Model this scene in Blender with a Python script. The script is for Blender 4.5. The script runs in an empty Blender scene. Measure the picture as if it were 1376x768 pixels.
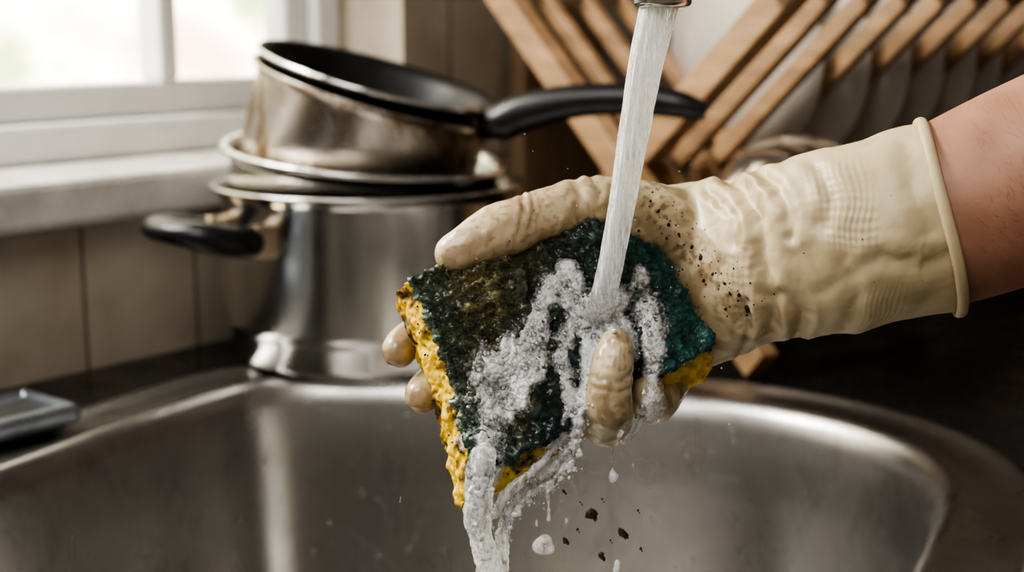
import bpy, bmesh, math, random
import numpy as np
from mathutils import Vector, Matrix, noise, Quaternion
from mathutils.bvhtree import BVHTree
random.seed(7); np.random.seed(7)
TH=math.radians(10.64)
# ---------------- helpers
def obj_from(name, verts, faces, mat=None, smooth=True, parent=None):
    me=bpy.data.meshes.new(name); me.from_pydata([tuple(v) for v in verts],[],faces); me.update()
    o=bpy.data.objects.new(name,me); bpy.context.scene.collection.objects.link(o)
    if mat: me.materials.append(mat)
    if smooth: me.polygons.foreach_set('use_smooth',[True]*len(me.polygons))
    if parent: o.parent=parent
    return o
def fix_normals(o):
    bm=bmesh.new(); bm.from_mesh(o.data); bmesh.ops.recalc_face_normals(bm,faces=bm.faces); bm.to_mesh(o.data); bm.free()
def empty(name,loc=(0,0,0)):
    e=bpy.data.objects.new(name,None); e.location=loc; bpy.context.scene.collection.objects.link(e); e.empty_display_size=.02; return e
def setcol(o,cols,name='Col'):
    a=o.data.color_attributes.new(name,'FLOAT_COLOR','POINT')
    a.data.foreach_set('color',np.array([(c[0],c[1],c[2],1) for c in cols],dtype=np.float32).ravel())
def setf(o,vals,name):
    a=o.data.attributes.new(name,'FLOAT','POINT'); a.data.foreach_set('value',np.array(vals,dtype=np.float32))
def mix3(a,b,t):
    t=max(0,min(1,t)); return tuple(a[i]*(1-t)+b[i]*t for i in range(3))
def sstep(a,b,x):
    t=max(0,min(1,(x-a)/(b-a))); return t*t*(3-2*t)
def box(name,c,size,mat,rot=None,bev=.002,parent=None,seg=2):
    bm=bmesh.new(); bmesh.ops.create_cube(bm,size=1)
    for v in bm.verts: v.co=Vector((v.co.x*size[0],v.co.y*size[1],v.co.z*size[2]))
    if bev: bmesh.ops.bevel(bm,geom=bm.edges[:],offset=bev,segments=seg,affect='EDGES',profile=.5)
    M=(rot.to_4x4() if rot else Matrix.Identity(4)); M=Matrix.Translation(c)@M
    bm.transform(M)
    me=bpy.data.meshes.new(name); bm.to_mesh(me); bm.free()
    o=bpy.data.objects.new(name,me); bpy.context.scene.collection.objects.link(o); me.materials.append(mat)
    if parent: o.parent=parent
    return o
def catmull(pts,n,closed=False):
    pts=[np.array(p,float) for p in pts]; out=[]; N=len(pts)
    rng=N if closed else N-1
    for i in range(rng):
        if closed: p0,p1,p2,p3=pts[(i-1)%N],pts[i],pts[(i+1)%N],pts[(i+2)%N]
        else: p0=pts[max(i-1,0)];p1=pts[i];p2=pts[i+1];p3=pts[min(i+2,N-1)]
        for k in range(n):
            t=k/n
            out.append(.5*((2*p1)+(-p0+p2)*t+(2*p0-5*p1+4*p2-p3)*t*t+(-p0+3*p1-3*p2+p3)*t**3))
    if not closed: out.append(pts[-1])
    return out
def loft(rings,cap=True,closed=True):
    n=len(rings[0]); V=[];F=[]
    for r in rings: V+= [tuple(p) for p in r]
    for i in range(len(rings)-1):
        for j in range(n if closed else n-1):
            a=i*n+j;b=i*n+(j+1)%n;F.append((a,b,b+n,a+n))
    if cap:
        F.append(tuple(range(n))[::-1]); F.append(tuple(range((len(rings)-1)*n,len(rings)*n)))
    return V,F
def tube_rings(path,ra,rb,n=24,ref=(0,0,1)):
    P=[Vector(p) for p in path]; rings=[]
    for i,p in enumerate(P):
        t=(P[min(i+1,len(P)-1)]-P[max(i-1,0)]).normalized()
        r=Vector(ref); a=(r-t*r.dot(t)).normalized(); b=t.cross(a)
        rings.append([p+a*ra[i]*math.cos(2*math.pi*k/n)+b*rb[i]*math.sin(2*math.pi*k/n) for k in range(n)])
    return rings
def tube(name,pts,rad,mat,n=20,sub=8,parent=None,ref=(0,0,1),rad2=None):
    d=[list(p)+[r,(rad2[i] if rad2 else r)] for i,(p,r) in enumerate(zip(pts,rad))]
    c=catmull(d,sub)
    V,F=loft(tube_rings([x[:3] for x in c],[x[3] for x in c],[x[4] for x in c],n,ref))
    o=obj_from(name,V,F,mat,parent=parent); fix_normals(o); return o
def lathe(name,prof,mat,M=Matrix.Identity(4),seg=96,parent=None):
    V=[];F=[];n=len(prof)
    for i in range(seg):
        a=2*math.pi*i/seg
        for r,z in prof: V.append(M@Vector((r*math.cos(a),r*math.sin(a),z)))
    for i in range(seg):
        for j in range(n-1):
            a=i*n+j;b=((i+1)%seg)*n+j;F.append((a,b,b+1,a+1))
    o=obj_from(name,V,F,mat,parent=parent)
    bm=bmesh.new();bm.from_mesh(o.data);bmesh.ops.remove_doubles(bm,verts=bm.verts,dist=1e-6);bmesh.ops.recalc_face_normals(bm,faces=bm.faces);bm.to_mesh(o.data);bm.free()
    return o
# local working frame (centimetres) of the hand + sponge group
O=Vector((0,.5209,.1522)); EU=Vector((1,0,0)); EV=Vector((0,math.sin(TH),math.cos(TH))); EW=Vector((0,-math.cos(TH),math.sin(TH)))
def L(u,v,w): return O+(EU*u+EV*v+EW*w)*.01
def IL(p):
    d=(Vector(p)-O)*100; return d.dot(EU),d.dot(EV),d.dot(EW)
# ---------------- materials
def newmat(name):
    m=bpy.data.materials.new(name); m.use_nodes=True; nt=m.node_tree; b=nt.nodes['Principled BSDF']; return m,nt,b
def nd(nt,t,**kw):
    n=nt.nodes.new(t)
    for k,v in kw.items():
        if hasattr(n,k): setattr(n,k,v)
        else: n.inputs[k].default_value=v
    return n
def ramp(nt,fac,stops):
    r=nt.nodes.new('ShaderNodeValToRGB'); e=r.color_ramp.elements
    while len(e)>1: e.remove(e[0])
    e[0].position=stops[0][0]; e[0].color=(*stops[0][1],1)
    for p,c in stops[1:]:
        x=e.new(p); x.color=(*c,1)
    nt.links.new(fac,r.inputs[0]); return r
def texnoise(nt,scale,detail=4,rough=.5,mscale=None,dist=0):
    tc=nd(nt,'ShaderNodeTexCoord'); src=tc.outputs['Object']
    if mscale:
        mp=nd(nt,'ShaderNodeMapping'); mp.inputs['Scale'].default_value=mscale; nt.links.new(src,mp.inputs[0]); src=mp.outputs[0]
    n=nd(nt,'ShaderNodeTexNoise'); n.inputs['Scale'].default_value=scale;n.inputs['Detail'].default_value=detail;n.inputs['Roughness'].default_value=rough;n.inputs['Distortion'].default_value=dist
    nt.links.new(src,n.inputs['Vector']); return n
def addbump(nt,b,h,strength=.3,dist=.001,prev=None):
    bp=nd(nt,'ShaderNodeBump'); bp.inputs['Strength'].default_value=strength; bp.inputs['Distance'].default_value=dist
    nt.links.new(h,bp.inputs['Height'])
    if prev: nt.links.new(prev.outputs[0],bp.inputs['Normal'])
    nt.links.new(bp.outputs[0],b.inputs['Normal']); return bp
def simple(name,col,rough=.5,metal=0,nscale=None,var=.15,bump=.0,mscale=None,rvar=0,bd=.0005):
    m,nt,b=newmat(name); b.inputs['Roughness'].default_value=rough; b.inputs['Metallic'].default_value=metal
    b.inputs['Base Color'].default_value=(*col,1)
    if nscale:
        n=texnoise(nt,nscale,6,.6,mscale)
        r=ramp(nt,n.outputs['Fac'],[(.3,tuple(c*(1-var) for c in col)),(.7,tuple(min(1,c*(1+var)) for c in col))])
        nt.links.new(r.outputs[0],b.inputs['Base Color'])
        if rvar:
            rr=ramp(nt,n.outputs['Fac'],[(.3,(max(0,rough-rvar),)*3),(.7,(rough+rvar,)*3)]); nt.links.new(rr.outputs[0],b.inputs['Roughness'])
        if bump: addbump(nt,b,n.outputs['Fac'],bump,bd)
    return m
M_steel=simple('brushed_steel',(.62,.605,.58),.21,1,14,.16,0,None,.06)
def sinkmat():
    m,nt,b=newmat('sink_steel'); b.inputs['Metallic'].default_value=1
    n=texnoise(nt,22,8,.65,(1,1,.6),.4); r=ramp(nt,n.outputs['Fac'],[(.30,(.29,.28,.27)),(.42,(.39,.38,.37)),(.7,(.47,.46,.445))]); nt.links.new(r.outputs[0],b.inputs['Base Color'])
    rr=ramp(nt,n.outputs['Fac'],[(.3,(.36,)*3),(.6,(.27,)*3)]); nt.links.new(rr.outputs[0],b.inputs['Roughness'])
    n3=texnoise(nt,260,3,.6,(1,1,9)); addbump(nt,b,n3.outputs['Fac'],.10,.0002)
    return m
M_sink=sinkmat()
M_black=simple('black_bakelite',(.012,.012,.013),.32,0,60,.2,.03)
M_nonstick=simple('nonstick_black',(.010,.010,.011),.38,0,60,.3,.05)
M_brass=simple('brass_ferrule',(.50,.33,.15),.3,1,40,.2)
M_bracket=simple('bracket_steel',(.50,.41,.30),.35,1,60,.3)
M_wood=simple('rack_wood',(.37,.23,.125),.5,0,14,.3,.1,(1,1,6))
M_board=simple('board_wood',(.25,.17,.105),.6,0,12,.25,.1,(6,6,1))
M_white=simple('window_paint',(.76,.76,.74),.45,0,25,.05,.05)
M_sill=simple('sill_paint',(.58,.555,.52),.5,0,18,.25,.15)
M_plate=simple('plate_ceramic',(.55,.50,.44),.25,0,10,.1)
M_wall=simple('wall_paint_shaded',(.12,.10,.08),.8,0,6,.15,.1)  # dim light on the back wall is put into this dark brown base
M_floor=simple('floor_wood',(.16,.10,.06),.5,0,4,.3,.1,(1,8,1))
M_cab=simple('cabinet_paint',(.35,.33,.3),.5,0,4,.1)
M_dirt=simple('food_grit',(.012,.009,.006),.45,0,400,.5,.3)
M_char=simple('charred_scrap',(.05,.03,.018),.45,0,400,.7,.3)
M_dish=simple('soap_dish_steel',(.40,.44,.50),.28,1,60,.15,.05)
def stained():
    m,nt,b=newmat('burnt_steel'); b.inputs['Metallic'].default_value=1
    n=texnoise(nt,17,8,.65,(1,1,.6),.8); n2=texnoise(nt,90,5,.6,(1,1,.25))
    a=nd(nt,'ShaderNodeMath',operation='MULTIPLY_ADD'); nt.links.new(n2.outputs['Fac'],a.inputs[0]); a.inputs[1].default_value=.35; nt.links.new(n.outputs['Fac'],a.inputs[2])
    r=ramp(nt,a.outputs[0],[(.53,(.06,.036,.019)),(.61,(.24,.165,.10)),(.68,(.46,.40,.33)),(.85,(.66,.62,.57))]); nt.links.new(r.outputs[0],b.inputs['Base Color'])
    rr=ramp(nt,a.outputs[0],[(.52,(.5,)*3),(.72,(.25,)*3)]); nt.links.new(rr.outputs[0],b.inputs['Roughness'])
    rm=ramp(nt,a.outputs[0],[(.5,(.2,)*3),(.62,(1,)*3)]); nt.links.new(rm.outputs[0],b.inputs['Metallic'])
    addbump(nt,b,a.outputs[0],.12,.0005); return m
M_burnt=stained()
def granite():
    m,nt,b=newmat('black_granite'); n=texnoise(nt,420,3,.7)
    r=ramp(nt,n.outputs['Fac'],[(.60,(.010,.010,.011)),(.70,(.05,.048,.045)),(.78,(.16,.15,.14))]); nt.links.new(r.outputs[0],b.inputs['Base Color'])
    n2=texnoise(nt,25,6,.7); rr=ramp(nt,n2.outputs['Fac'],[(.35,(.12,)*3),(.65,(.4,)*3)]); nt.links.new(rr.outputs[0],b.inputs['Roughness'])
    addbump(nt,b,n2.outputs['Fac'],.08,.001); return m
M_granite=granite()
def tiles():
    m,nt,b=newmat('cream_tiles'); uv=nd(nt,'ShaderNodeUVMap')
    br=nd(nt,'ShaderNodeTexBrick'); br.offset=0; nt.links.new(uv.outputs[0],br.inputs['Vector'])
    br.inputs['Scale'].default_value=1; br.inputs['Brick Width'].default_value=.101; br.inputs['Row Height'].default_value=.15; br.inputs['Mortar Size'].default_value=.0022; br.inputs['Mortar Smooth'].default_value=.5
    br.inputs['Color1'].default_value=(.53,.47,.39,1); br.inputs['Color2'].default_value=(.49,.43,.35,1); br.inputs['Mortar'].default_value=(.25,.21,.17,1)
    n=texnoise(nt,14,6,.6); r=ramp(nt,n.outputs['Fac'],[(.3,(.72,.69,.64)),(.7,(1,1,1))])
    mx=nd(nt,'ShaderNodeMix',data_type='RGBA',blend_type='MULTIPLY'); mx.inputs[0].default_value=1
    nt.links.new(br.outputs[0],mx.inputs[6]); nt.links.new(r.outputs[0],mx.inputs[7]); nt.links.new(mx.outputs[2],b.inputs['Base Color'])
    b.inputs['Roughness'].default_value=.35
    inv=nd(nt,'ShaderNodeMath',operation='SUBTRACT'); inv.inputs[0].default_value=1; nt.links.new(br.outputs['Fac'],inv.inputs[1]); addbump(nt,b,inv.outputs[0],.5,.002); return m
M_tile=tiles()
def attrmat(name,rough=.5,bscale=None,bstr=.3,bd=.0005,sss=0,coat=0,spec=.5):
    m,nt,b=newmat(name); a=nd(nt,'ShaderNodeAttribute'); a.attribute_name='Col'; nt.links.new(a.outputs['Color'],b.inputs['Base Color'])
    b.inputs['Roughness'].default_value=rough; b.inputs['Coat Weight'].default_value=coat; b.inputs['Coat Roughness'].default_value=.12
    b.inputs['Specular IOR Level'].default_value=spec
    if sss:
        b.inputs['Subsurface Weight'].default_value=sss; b.inputs['Subsurface Radius'].default_value=(.006,.003,.0015); b.inputs['Subsurface Scale'].default_value=1
    if bscale:
        n=texnoise(nt,bscale,5,.6); bp=addbump(nt,b,n.outputs['Fac'],bstr,bd)
        return m,nt,b,bp
    return m,nt,b,None
M_green,_,_,_=attrmat('scourer_green',.38,1600,.8,.0006,coat=.6)
M_yellow,_,_,_=attrmat('sponge_foam',.55,1500,.6,.0005,sss=.15,coat=.15)
M_glove,gnt,gb,gbp=attrmat('rubber_latex',.46,170,.35,.0008,sss=.06,coat=0)
def glove_emboss():
    nt=gnt; a=nd(nt,'ShaderNodeAttribute'); a.attribute_name='lp'; e=nd(nt,'ShaderNodeAttribute'); e.attribute_name='emb'
    wt=nd(nt,'ShaderNodeAttribute'); wt.attribute_name='wet'; nt.links.new(wt.outputs['Fac'],gb.inputs['Coat Weight'])
    s=nd(nt,'ShaderNodeSeparateXYZ'); nt.links.new(a.outputs['Vector'],s.inputs[0])
    def m(op,x,y):
        n=nd(nt,'ShaderNodeMath',operation=op)
        for i,q in enumerate((x,y)):
            if q is None: continue
            if isinstance(q,(int,float)): n.inputs[i].default_value=q
            else: nt.links.new(q,n.inputs[i])
        return n.outputs[0]
    wn=nd(nt,'ShaderNodeTexNoise'); wn.inputs['Scale'].default_value=.6; wn.inputs['Detail'].default_value=0; nt.links.new(a.outputs['Vector'],wn.inputs['Vector'])
    wv=m('MULTIPLY',m('SUBTRACT',wn.outputs['Fac'],.5),.5)
    x2=m('MULTIPLY',m('ADD',s.outputs[0],wv),1.5); yy=m('ADD',s.outputs[1],wv)
    p=m('ADD',x2,yy); q=m('SUBTRACT',x2,yy)
    v=m('MULTIPLY',m('SINE',m('MULTIPLY',p,10.),None),m('SINE',m('MULTIPLY',q,10.),None))
    h=m('MULTIPLY',v,e.outputs['Fac']); addbump(nt,gb,h,.20,.0006,gbp)
glove_emboss()
M_skin,snt,sb,sbp=attrmat('skin',.50,900,.3,.0004,sss=.15,coat=0)
def foammat(name,whit,rim=.7,e0=.6):
    m,nt,b=newmat(name); nt.nodes.remove(b); out=nt.nodes['Material Output']
    p=nd(nt,'ShaderNodeBsdfDiffuse'); p.inputs[0].default_value=(.95,.96,.97,1)
    t=nd(nt,'ShaderNodeBsdfTransparent'); g=nd(nt,'ShaderNodeBsdfGlossy'); g.inputs['Roughness'].default_value=.05; g.inputs[0].default_value=(1,1,1,1)
    lw=nd(nt,'ShaderNodeLayerWeight'); lw.inputs['Blend'].default_value=.35
    r=ramp(nt,lw.outputs['Facing'],[(.0,(whit,)*3),(e0,(whit+.05,)*3),(.95,(min(1,whit+rim),)*3)])
    m1=nd(nt,'ShaderNodeMixShader'); nt.links.new(r.outputs[0],m1.inputs[0]); nt.links.new(t.outputs[0],m1.inputs[1]); nt.links.new(p.outputs[0],m1.inputs[2])
    m2=nd(nt,'ShaderNodeMixShader'); nt.links.new(lw.outputs['Fresnel'],m2.inputs[0]); nt.links.new(m1.outputs[0],m2.inputs[1]); nt.links.new(g.outputs[0],m2.inputs[2])
    nt.links.new(m2.outputs[0],out.inputs[0]); return m
M_bub=foammat('suds_bubble',.03); M_semi=foammat('suds_semi',.22,.75,.5)
def lather(use_attr):
    m,nt,b=newmat('soap_lather' if use_attr else 'drip_froth'); nt.nodes.remove(b); out=nt.nodes['Material Output']
    tc=nd(nt,'ShaderNodeTexCoord')
    v=nd(nt,'ShaderNodeTexVoronoi'); v.inputs['Scale'].default_value=2200; nt.links.new(tc.outputs['Object'],v.inputs['Vector'])
    bp=nd(nt,'ShaderNodeBump'); bp.invert=True; bp.inputs['Strength'].default_value=.15; bp.inputs['Distance'].default_value=.0003; nt.links.new(v.outputs['Distance'],bp.inputs['Height'])
    w=nd(nt,'ShaderNodeBsdfPrincipled'); w.inputs['Base Color'].default_value=(.98,.985,.99,1); w.inputs['Roughness'].default_value=.15; w.inputs['Coat Weight'].default_value=.4; w.inputs['Coat Roughness'].default_value=.05; nt.links.new(bp.outputs[0],w.inputs['Normal'])
    tl=nd(nt,'ShaderNodeBsdfTranslucent'); tl.inputs[0].default_value=(.98,.985,.99,1); wm=nd(nt,'ShaderNodeMixShader'); wm.inputs[0].default_value=.25; nt.links.new(w.outputs[0],wm.inputs[1]); nt.links.new(tl.outputs[0],wm.inputs[2])
    t=nd(nt,'ShaderNodeBsdfTransparent'); g=nd(nt,'ShaderNodeBsdfGlossy'); g.inputs['Roughness'].default_value=.03
    clear=nd(nt,'ShaderNodeMixShader'); clear.inputs[0].default_value=.08; nt.links.new(t.outputs[0],clear.inputs[1]); nt.links.new(g.outputs[0],clear.inputs[2])
    mm=nd(nt,'ShaderNodeMixShader')
    if use_attr:
        a=nd(nt,'ShaderNodeAttribute'); a.attribute_name='white'; nt.links.new(a.outputs['Fac'],mm.inputs[0])
    else:
        n=texnoise(nt,420,4,.6); r=ramp(nt,n.outputs['Fac'],[(.38,(.45,)*3),(.50,(1,)*3)]); nt.links.new(r.outputs[0],mm.inputs[0])
    nt.links.new(clear.outputs[0],mm.inputs[1]); nt.links.new(wm.outputs[0],mm.inputs[2])
    nt.links.new(mm.outputs[0],out.inputs[0]); return m
M_lather=lather(True); M_froth=lather(False)
def watermat(name,w0,w1,msc,scale,lo=0.,bump=.5,tr=.45):
    m,nt,b=newmat(name); nt.nodes.remove(b); out=nt.nodes['Material Output']
    n=texnoise(nt,scale,6,.65,msc,.3)
    p=nd(nt,'ShaderNodeBsdfPrincipled'); p.inputs['Base Color'].default_value=(.97,.98,.99,1); p.inputs['Roughness'].default_value=.08
    t=nd(nt,'ShaderNodeBsdfTranslucent'); t.inputs[0].default_value=(.98,.99,1,1)
    mt=nd(nt,'ShaderNodeMixShader'); mt.inputs[0].default_value=tr; nt.links.new(p.outputs[0],mt.inputs[1]); nt.links.new(t.outputs[0],mt.inputs[2])
    g=nd(nt,'ShaderNodeBsdfPrincipled'); g.inputs['Transmission Weight'].default_value=1; g.inputs['IOR'].default_value=1.33; g.inputs['Roughness'].default_value=.02; g.inputs['Base Color'].default_value=(1,1,1,1)
    r=ramp(nt,n.outputs['Fac'],[(w0,(lo,)*3),(w1,(1,)*3)])
    mx=nd(nt,'ShaderNodeMixShader'); nt.links.new(r.outputs[0],mx.inputs[0]); nt.links.new(g.outputs[0],mx.inputs[1]); nt.links.new(mt.outputs[0],mx.inputs[2])
    bp=nd(nt,'ShaderNodeBump'); bp.inputs['Strength'].default_value=bump; bp.inputs['Distance'].default_value=.001; nt.links.new(n.outputs['Fac'],bp.inputs['Height'])
    for x in (p,g,t): nt.links.new(bp.outputs[0],x.inputs['Normal'])
    nt.links.new(mx.outputs[0],out.inputs[0]); return m
M_stream=watermat('aerated_water',.44,.53,(1,1,.045),900,.15,.8,.4)
M_fall=watermat('soapy_water',.44,.57,(1,1,.35),300,.08,.5)
M_clear=watermat('clear_water',.75,.9,(1,1,1),200,0,.1)

# ---------------- room
P0=Vector((-.344,.9555,0)); D=Vector((.62,.785,0)).normalized(); Q=Vector((-.785,.62,0)).normalized()
def W(s,q,z): return P0+D*s+Q*q+Vector((0,0,z))
WROT=Matrix((D,Q,Vector((0,0,1)))).transposed()
def wbox(name,s0,s1,q0,q1,z0,z1,mat,bev=.002,parent=None):
    o=box(name,W((s0+s1)/2,(q0+q1)/2,(z0+z1)/2),(s1-s0,q1-q0,z1-z0),mat,WROT,bev,parent)
    me=o.data; uvl=me.uv_layers.new(name='UVMap')
    for l in me.loops:
        p=me.vertices[l.vertex_index].co-P0; uvl.data[l.index].uv=(p.dot(D)-.060+p.dot(Q)*0.5,p.z+.03)
    return o
SMAX=1.05; SW=.40; ZS=.142
wl=empty('wall_left')
wbox('below_window',-1.0,SW,0,.12,-.9,ZS-.034,M_tile,0,wl)
wbox('beside_window',SW,SMAX+.1,0,.12,-.9,1.5,M_tile,0,wl)
wbox('above_window',-1.0,SW,0,.12,.95,1.5,M_tile,0,wl)
wbox('window_sill',-1.0,SW-.001,-.022,.12,ZS-.034,ZS,M_sill,.006)
win=empty('window_1')
def fr(n,s0,s1,z0,z1,q0=.085,q1=.12,bev=.004): wbox(n,s0,s1,q0,q1,z0,z1,M_white,bev,win)
fr('rail_bottom_outer',-1.0,SW-.001,ZS,ZS+.03,.075,.12)
fr('rail_bottom_inner',-1.0,SW-.03,ZS+.03,ZS+.058,.09,.12)
fr('jamb_right_outer',SW-.03,SW-.001,ZS+.03,.95,.075,.12)
fr('jamb_right_inner',SW-.055,SW-.03,ZS+.058,.95,.09,.12)
fr('mullion',.207,.226,ZS+.058,.95,.09,.12)
fr('mullion_2',-.22,-.20,ZS+.058,.95,.09,.12)
fr('transom',-1.0,SW-.055,.60,.62,.09,.12)
C=W(SMAX,0,0)
def wb(name,s0,s1,q0,q1,z0,z1,mat,bev=0):
    return box(name,C-Q*(s0+s1)/2+D*(q0+q1)/2+Vector((0,0,(z0+z1)/2)),(q1-q0,s1-s0,z1-z0),mat,WROT,bev)
wb('wall_back',0,2.2,.0,.1,-.9,1.5,M_wall)
box('floor',(0.2,.3,-.92),(4.5,4.5,.04),M_floor,None,0)

# ---------------- sink
OUT=[(-.165,.960),(-.04,.955),(.095,.927),(.182,.882),(.232,.812),(.236,.735),(.203,.648),(.14,.53),(.05,.465),(-.07,.44),(-.21,.46),(-.33,.55),(-.345,.65),(-.285,.765),(-.229,.877)]
ol=[Vector((p[0],p[1],0)) for p in catmull(OUT,14,True)]
cen=sum(ol,Vector())/len(ol)
def ring(off,z,ol=ol):
    n=len(ol);R=[]
    for i,p in enumerate(ol):
        t=(ol[(i+3)%n]-ol[i-3]).normalized(); nn=Vector((t.y,-t.x,0))
        if nn.dot(p-cen)<0: nn=-nn
        q=p+nn*off; R.append(Vector((q.x,q.y,z)))
    return R
rs=[ring(.043,.0005),ring(.043,.004),ring(.041,.0055),ring(.037,.0055),ring(.034,.0035),ring(.010,.0025),ring(.006,.0035),ring(.002,.0038),ring(-.002,.002),ring(-.006,-.004),ring(-.009,-.014),ring(-.014,-.06),ring(-.020,-.13),ring(-.026,-.152),ring(-.04,-.168),ring(-.065,-.176)]
V,F=loft(rs,False)
n=len(ol); V.append((cen.x,cen.y,-.182)); b0=(len(rs)-1)*n
for j in range(n): F.append((b0+j,b0+(j+1)%n,len(V)-1))
sink=obj_from('kitchen_sink',V,F,M_sink); fix_normals(sink)
dr=lathe('drain',[(0,.0),(.02,.0),(.022,.003),(.04,.004),(.043,.002)],M_steel,Matrix.Translation((cen.x,cen.y,-.181)),parent=sink)
planes=[(P0,-Q,.001),(C,-D,.001),(Vector((0,.34,0)),Vector((0,1,0)),0),(Vector((1.3,0,0)),Vector((-1,0,0)),0),(Vector((-.8,0,0)),Vector((1,0,0)),0)]
inner=ring(.025,.0)
def clip(p):
    d=(p-cen); d.z=0; d.normalize(); tm=9
    for P,N,e in planes:
        den=d.dot(N)
        if den<-1e-6:
            t=((P-cen).dot(N)+e)/den
            tm=min(tm,t)
    return Vector((cen.x,cen.y,0))+d*tm
outer=[clip(p) for p in inner]
def isect(A,B):
    (p,n1,e1),(q,n2,e2)=A,B
    a=np.array([[n1.x,n1.y],[n2.x,n2.y]]);bb=np.array([p.dot(n1)+e1,q.dot(n2)+e2])
    x=np.linalg.solve(a,bb);return Vector((x[0],x[1],0))
for A,B in ((0,1),(1,3),(3,2),(2,4),(4,0)):
    c=isect(planes[A],planes[B]); j=min(range(n),key=lambda k:(outer[k]-c).length); outer[j]=c
rr=[[Vector((p.x,p.y,-.035)) for p in inner],[Vector((p.x,p.y,0)) for p in inner],[Vector((p.x,p.y,0)) for p in outer],[Vector((p.x,p.y,-.035)) for p in outer]]
V,F=loft(rr,False); ct=obj_from('countertop',V,F,M_granite,smooth=False); fix_normals(ct)
box('base_cabinet',(.25,.37,-.47),(2.0,.02,.86),M_cab,None,.002)

# ---------------- pots
def sc(prof,k,kz=None): return [(r*k,z*(kz or k)) for r,z in prof]
def RT(loc,phi=0,psi=0): return Matrix.Translation(loc)@Matrix.Rotation(math.radians(psi),4,'X')@Matrix.Rotation(math.radians(phi),4,'Y')
PC=Vector((-.107,1.046,.0058))
stock=lathe('stock_pot',sc([(0,0),(.098,0),(.103,.002),(.105,.006),(.105,.019),(.107,.022),(.1095,.0245),(.1105,.03),(.1105,.112),(.112,.117),(.117,.119),(.1185,.1205),(.1175,.122),(.113,.1215),(.109,.118),(.108,.11),(.108,.03),(.10,.024),(0,.024)],.97,1.045),M_steel,Matrix.Translation(PC),128)
dirn=Vector((-.75,-.66,0)); tan=Vector((-.66,.75,0))
def hp(r,t,z): return PC+dirn*r*.97+tan*t+Vector((0,0,z))
for sg in(-1,1):
    p=hp(.112,.030*sg,.096); box('handle_bracket',p,(.020,.015,.023),M_bracket,Matrix((dirn,tan,Vector((0,0,1)))).transposed(),.003,stock)
tube('handle',[hp(.116,-.030,.096),hp(.132,-.034,.098),hp(.156,-.030,.103),hp(.170,-.010,.106),hp(.170,.012,.106),hp(.156,.030,.103),hp(.132,.034,.098),hp(.116,.030,.096)],[.0105,.011,.0100,.0085,.0085,.0100,.011,.0105],M_black,parent=stock,rad2=[.007,.009,.0095,.011,.011,.0095,.009,.007])
p2=lathe('steel_casserole',sc([(0,-.052),(.094,-.052),(.1,-.045),(.1010,-.008),(.103,-.004),(.1075,-.002),(.1090,.0005),(.1075,.0035),(.102,.002),(.099,-.005),(.098,-.043),(.092,-.049),(0,-.049)],.975),M_steel,RT((-.108,1.048,.1515),5,3),128)
sp=lathe('burnt_saucepan',sc([(0,-.080),(.080,-.080),(.086,-.077),(.0885,-.070),(.0895,-.006),(.092,-.001),(.0945,.0005),(.0945,.002),(.091,.002),(.0875,-.004),(.0865,-.069),(.08,-.077),(0,-.077)],.965),M_burnt,RT((-.099,1.043,.198),16,4),128)
Mf=RT((-.0965,1.044,.2065),15,4.5)
fp=lathe('frying_pan',sc([(0,-.040),(.066,-.040),(.075,-.036),(.088,-.004),(.0925,.001),(.094,.003),(.0935,.0045),(.091,.003),(.086,-.003),(.073,-.034),(.065,-.037),(0,-.037)],.955),M_nonstick,Mf,128)
lathe('rim_band',sc([(.0925,.0005),(.0946,.0022),(.0946,.0034),(.0935,.0046)],.955),M_steel,Mf,128,parent=fp)
hs=[(-.024,1.014,.176),(-.009,1.005,.178),(.010,1.0,.186),(.044,.99,.194),(.083,.98,.196),(.112,.97,.193),(.131,.965,.188)]
tube('handle',hs,[.009,.013,.0135,.0115,.0105,.0095,.006],M_black,n=24,parent=fp,rad2=[.009,.012,.012,.010,.009,.009,.006])
tube('ferrule',[(-.034,1.018,.178),(-.027,1.015,.177),(-.021,1.012,.177)],[.010,.0115,.0115],M_brass,parent=fp)

r2=Matrix((D,Q,Vector((0,0,1)))).transposed()
sd=box('soap_dish',Vector((-.322,.811,.0135)),(.120,.062,.014),M_dish,r2,.006,seg=4)
bm=bmesh.new();bm.from_mesh(sd.data)
bm.faces.ensure_lookup_table(); tf=max(bm.faces,key=lambda f:f.calc_area()*(1 if f.normal.z>.9 else 0))
r=bmesh.ops.inset_region(bm,faces=[tf],thickness=.004,depth=-.003); bm.to_mesh(sd.data);bm.free()

wbox('cutting_board',.535,.665,-.03,-.010,.002,.265,M_board,.004)

# ---------------- dish rack
rack=empty('wooden_dish_rack')
A=Vector((.8,.6,0)); Cc=Vector((.6,-.8,0)); R0=Vector((.176,.972,.0)); HW=.31; HZ=.272
def beam(name,p,q,w,t,side):
    z=(q-p).normalized(); s=(side-z*side.dot(z)).normalized(); y=z.cross(s)
    return box(name,(p+q)/2,(w,t,(q-p).length),M_wood,Matrix((s,y,z)).transposed(),.0015,rack)
LEN=.42
UP=Vector((0,0,HZ)); lift=Vector((0,0,.010))
for k,o in enumerate((0,LEN)):
    ea=(UP-Cc*HW).normalized()*.02; eb=(UP+Cc*HW).normalized()*.02
    beam('leg_%d'%(2*k+1),R0+A*o+lift,R0+A*o-Cc*HW+UP+ea,.018,.024,A)
    beam('leg_%d'%(2*k+2),R0+A*(o+.019)-Cc*HW+lift,R0+A*(o+.019)+UP+eb,.018,.024,A)
mid=R0-Cc*HW/2+UP/2
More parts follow.
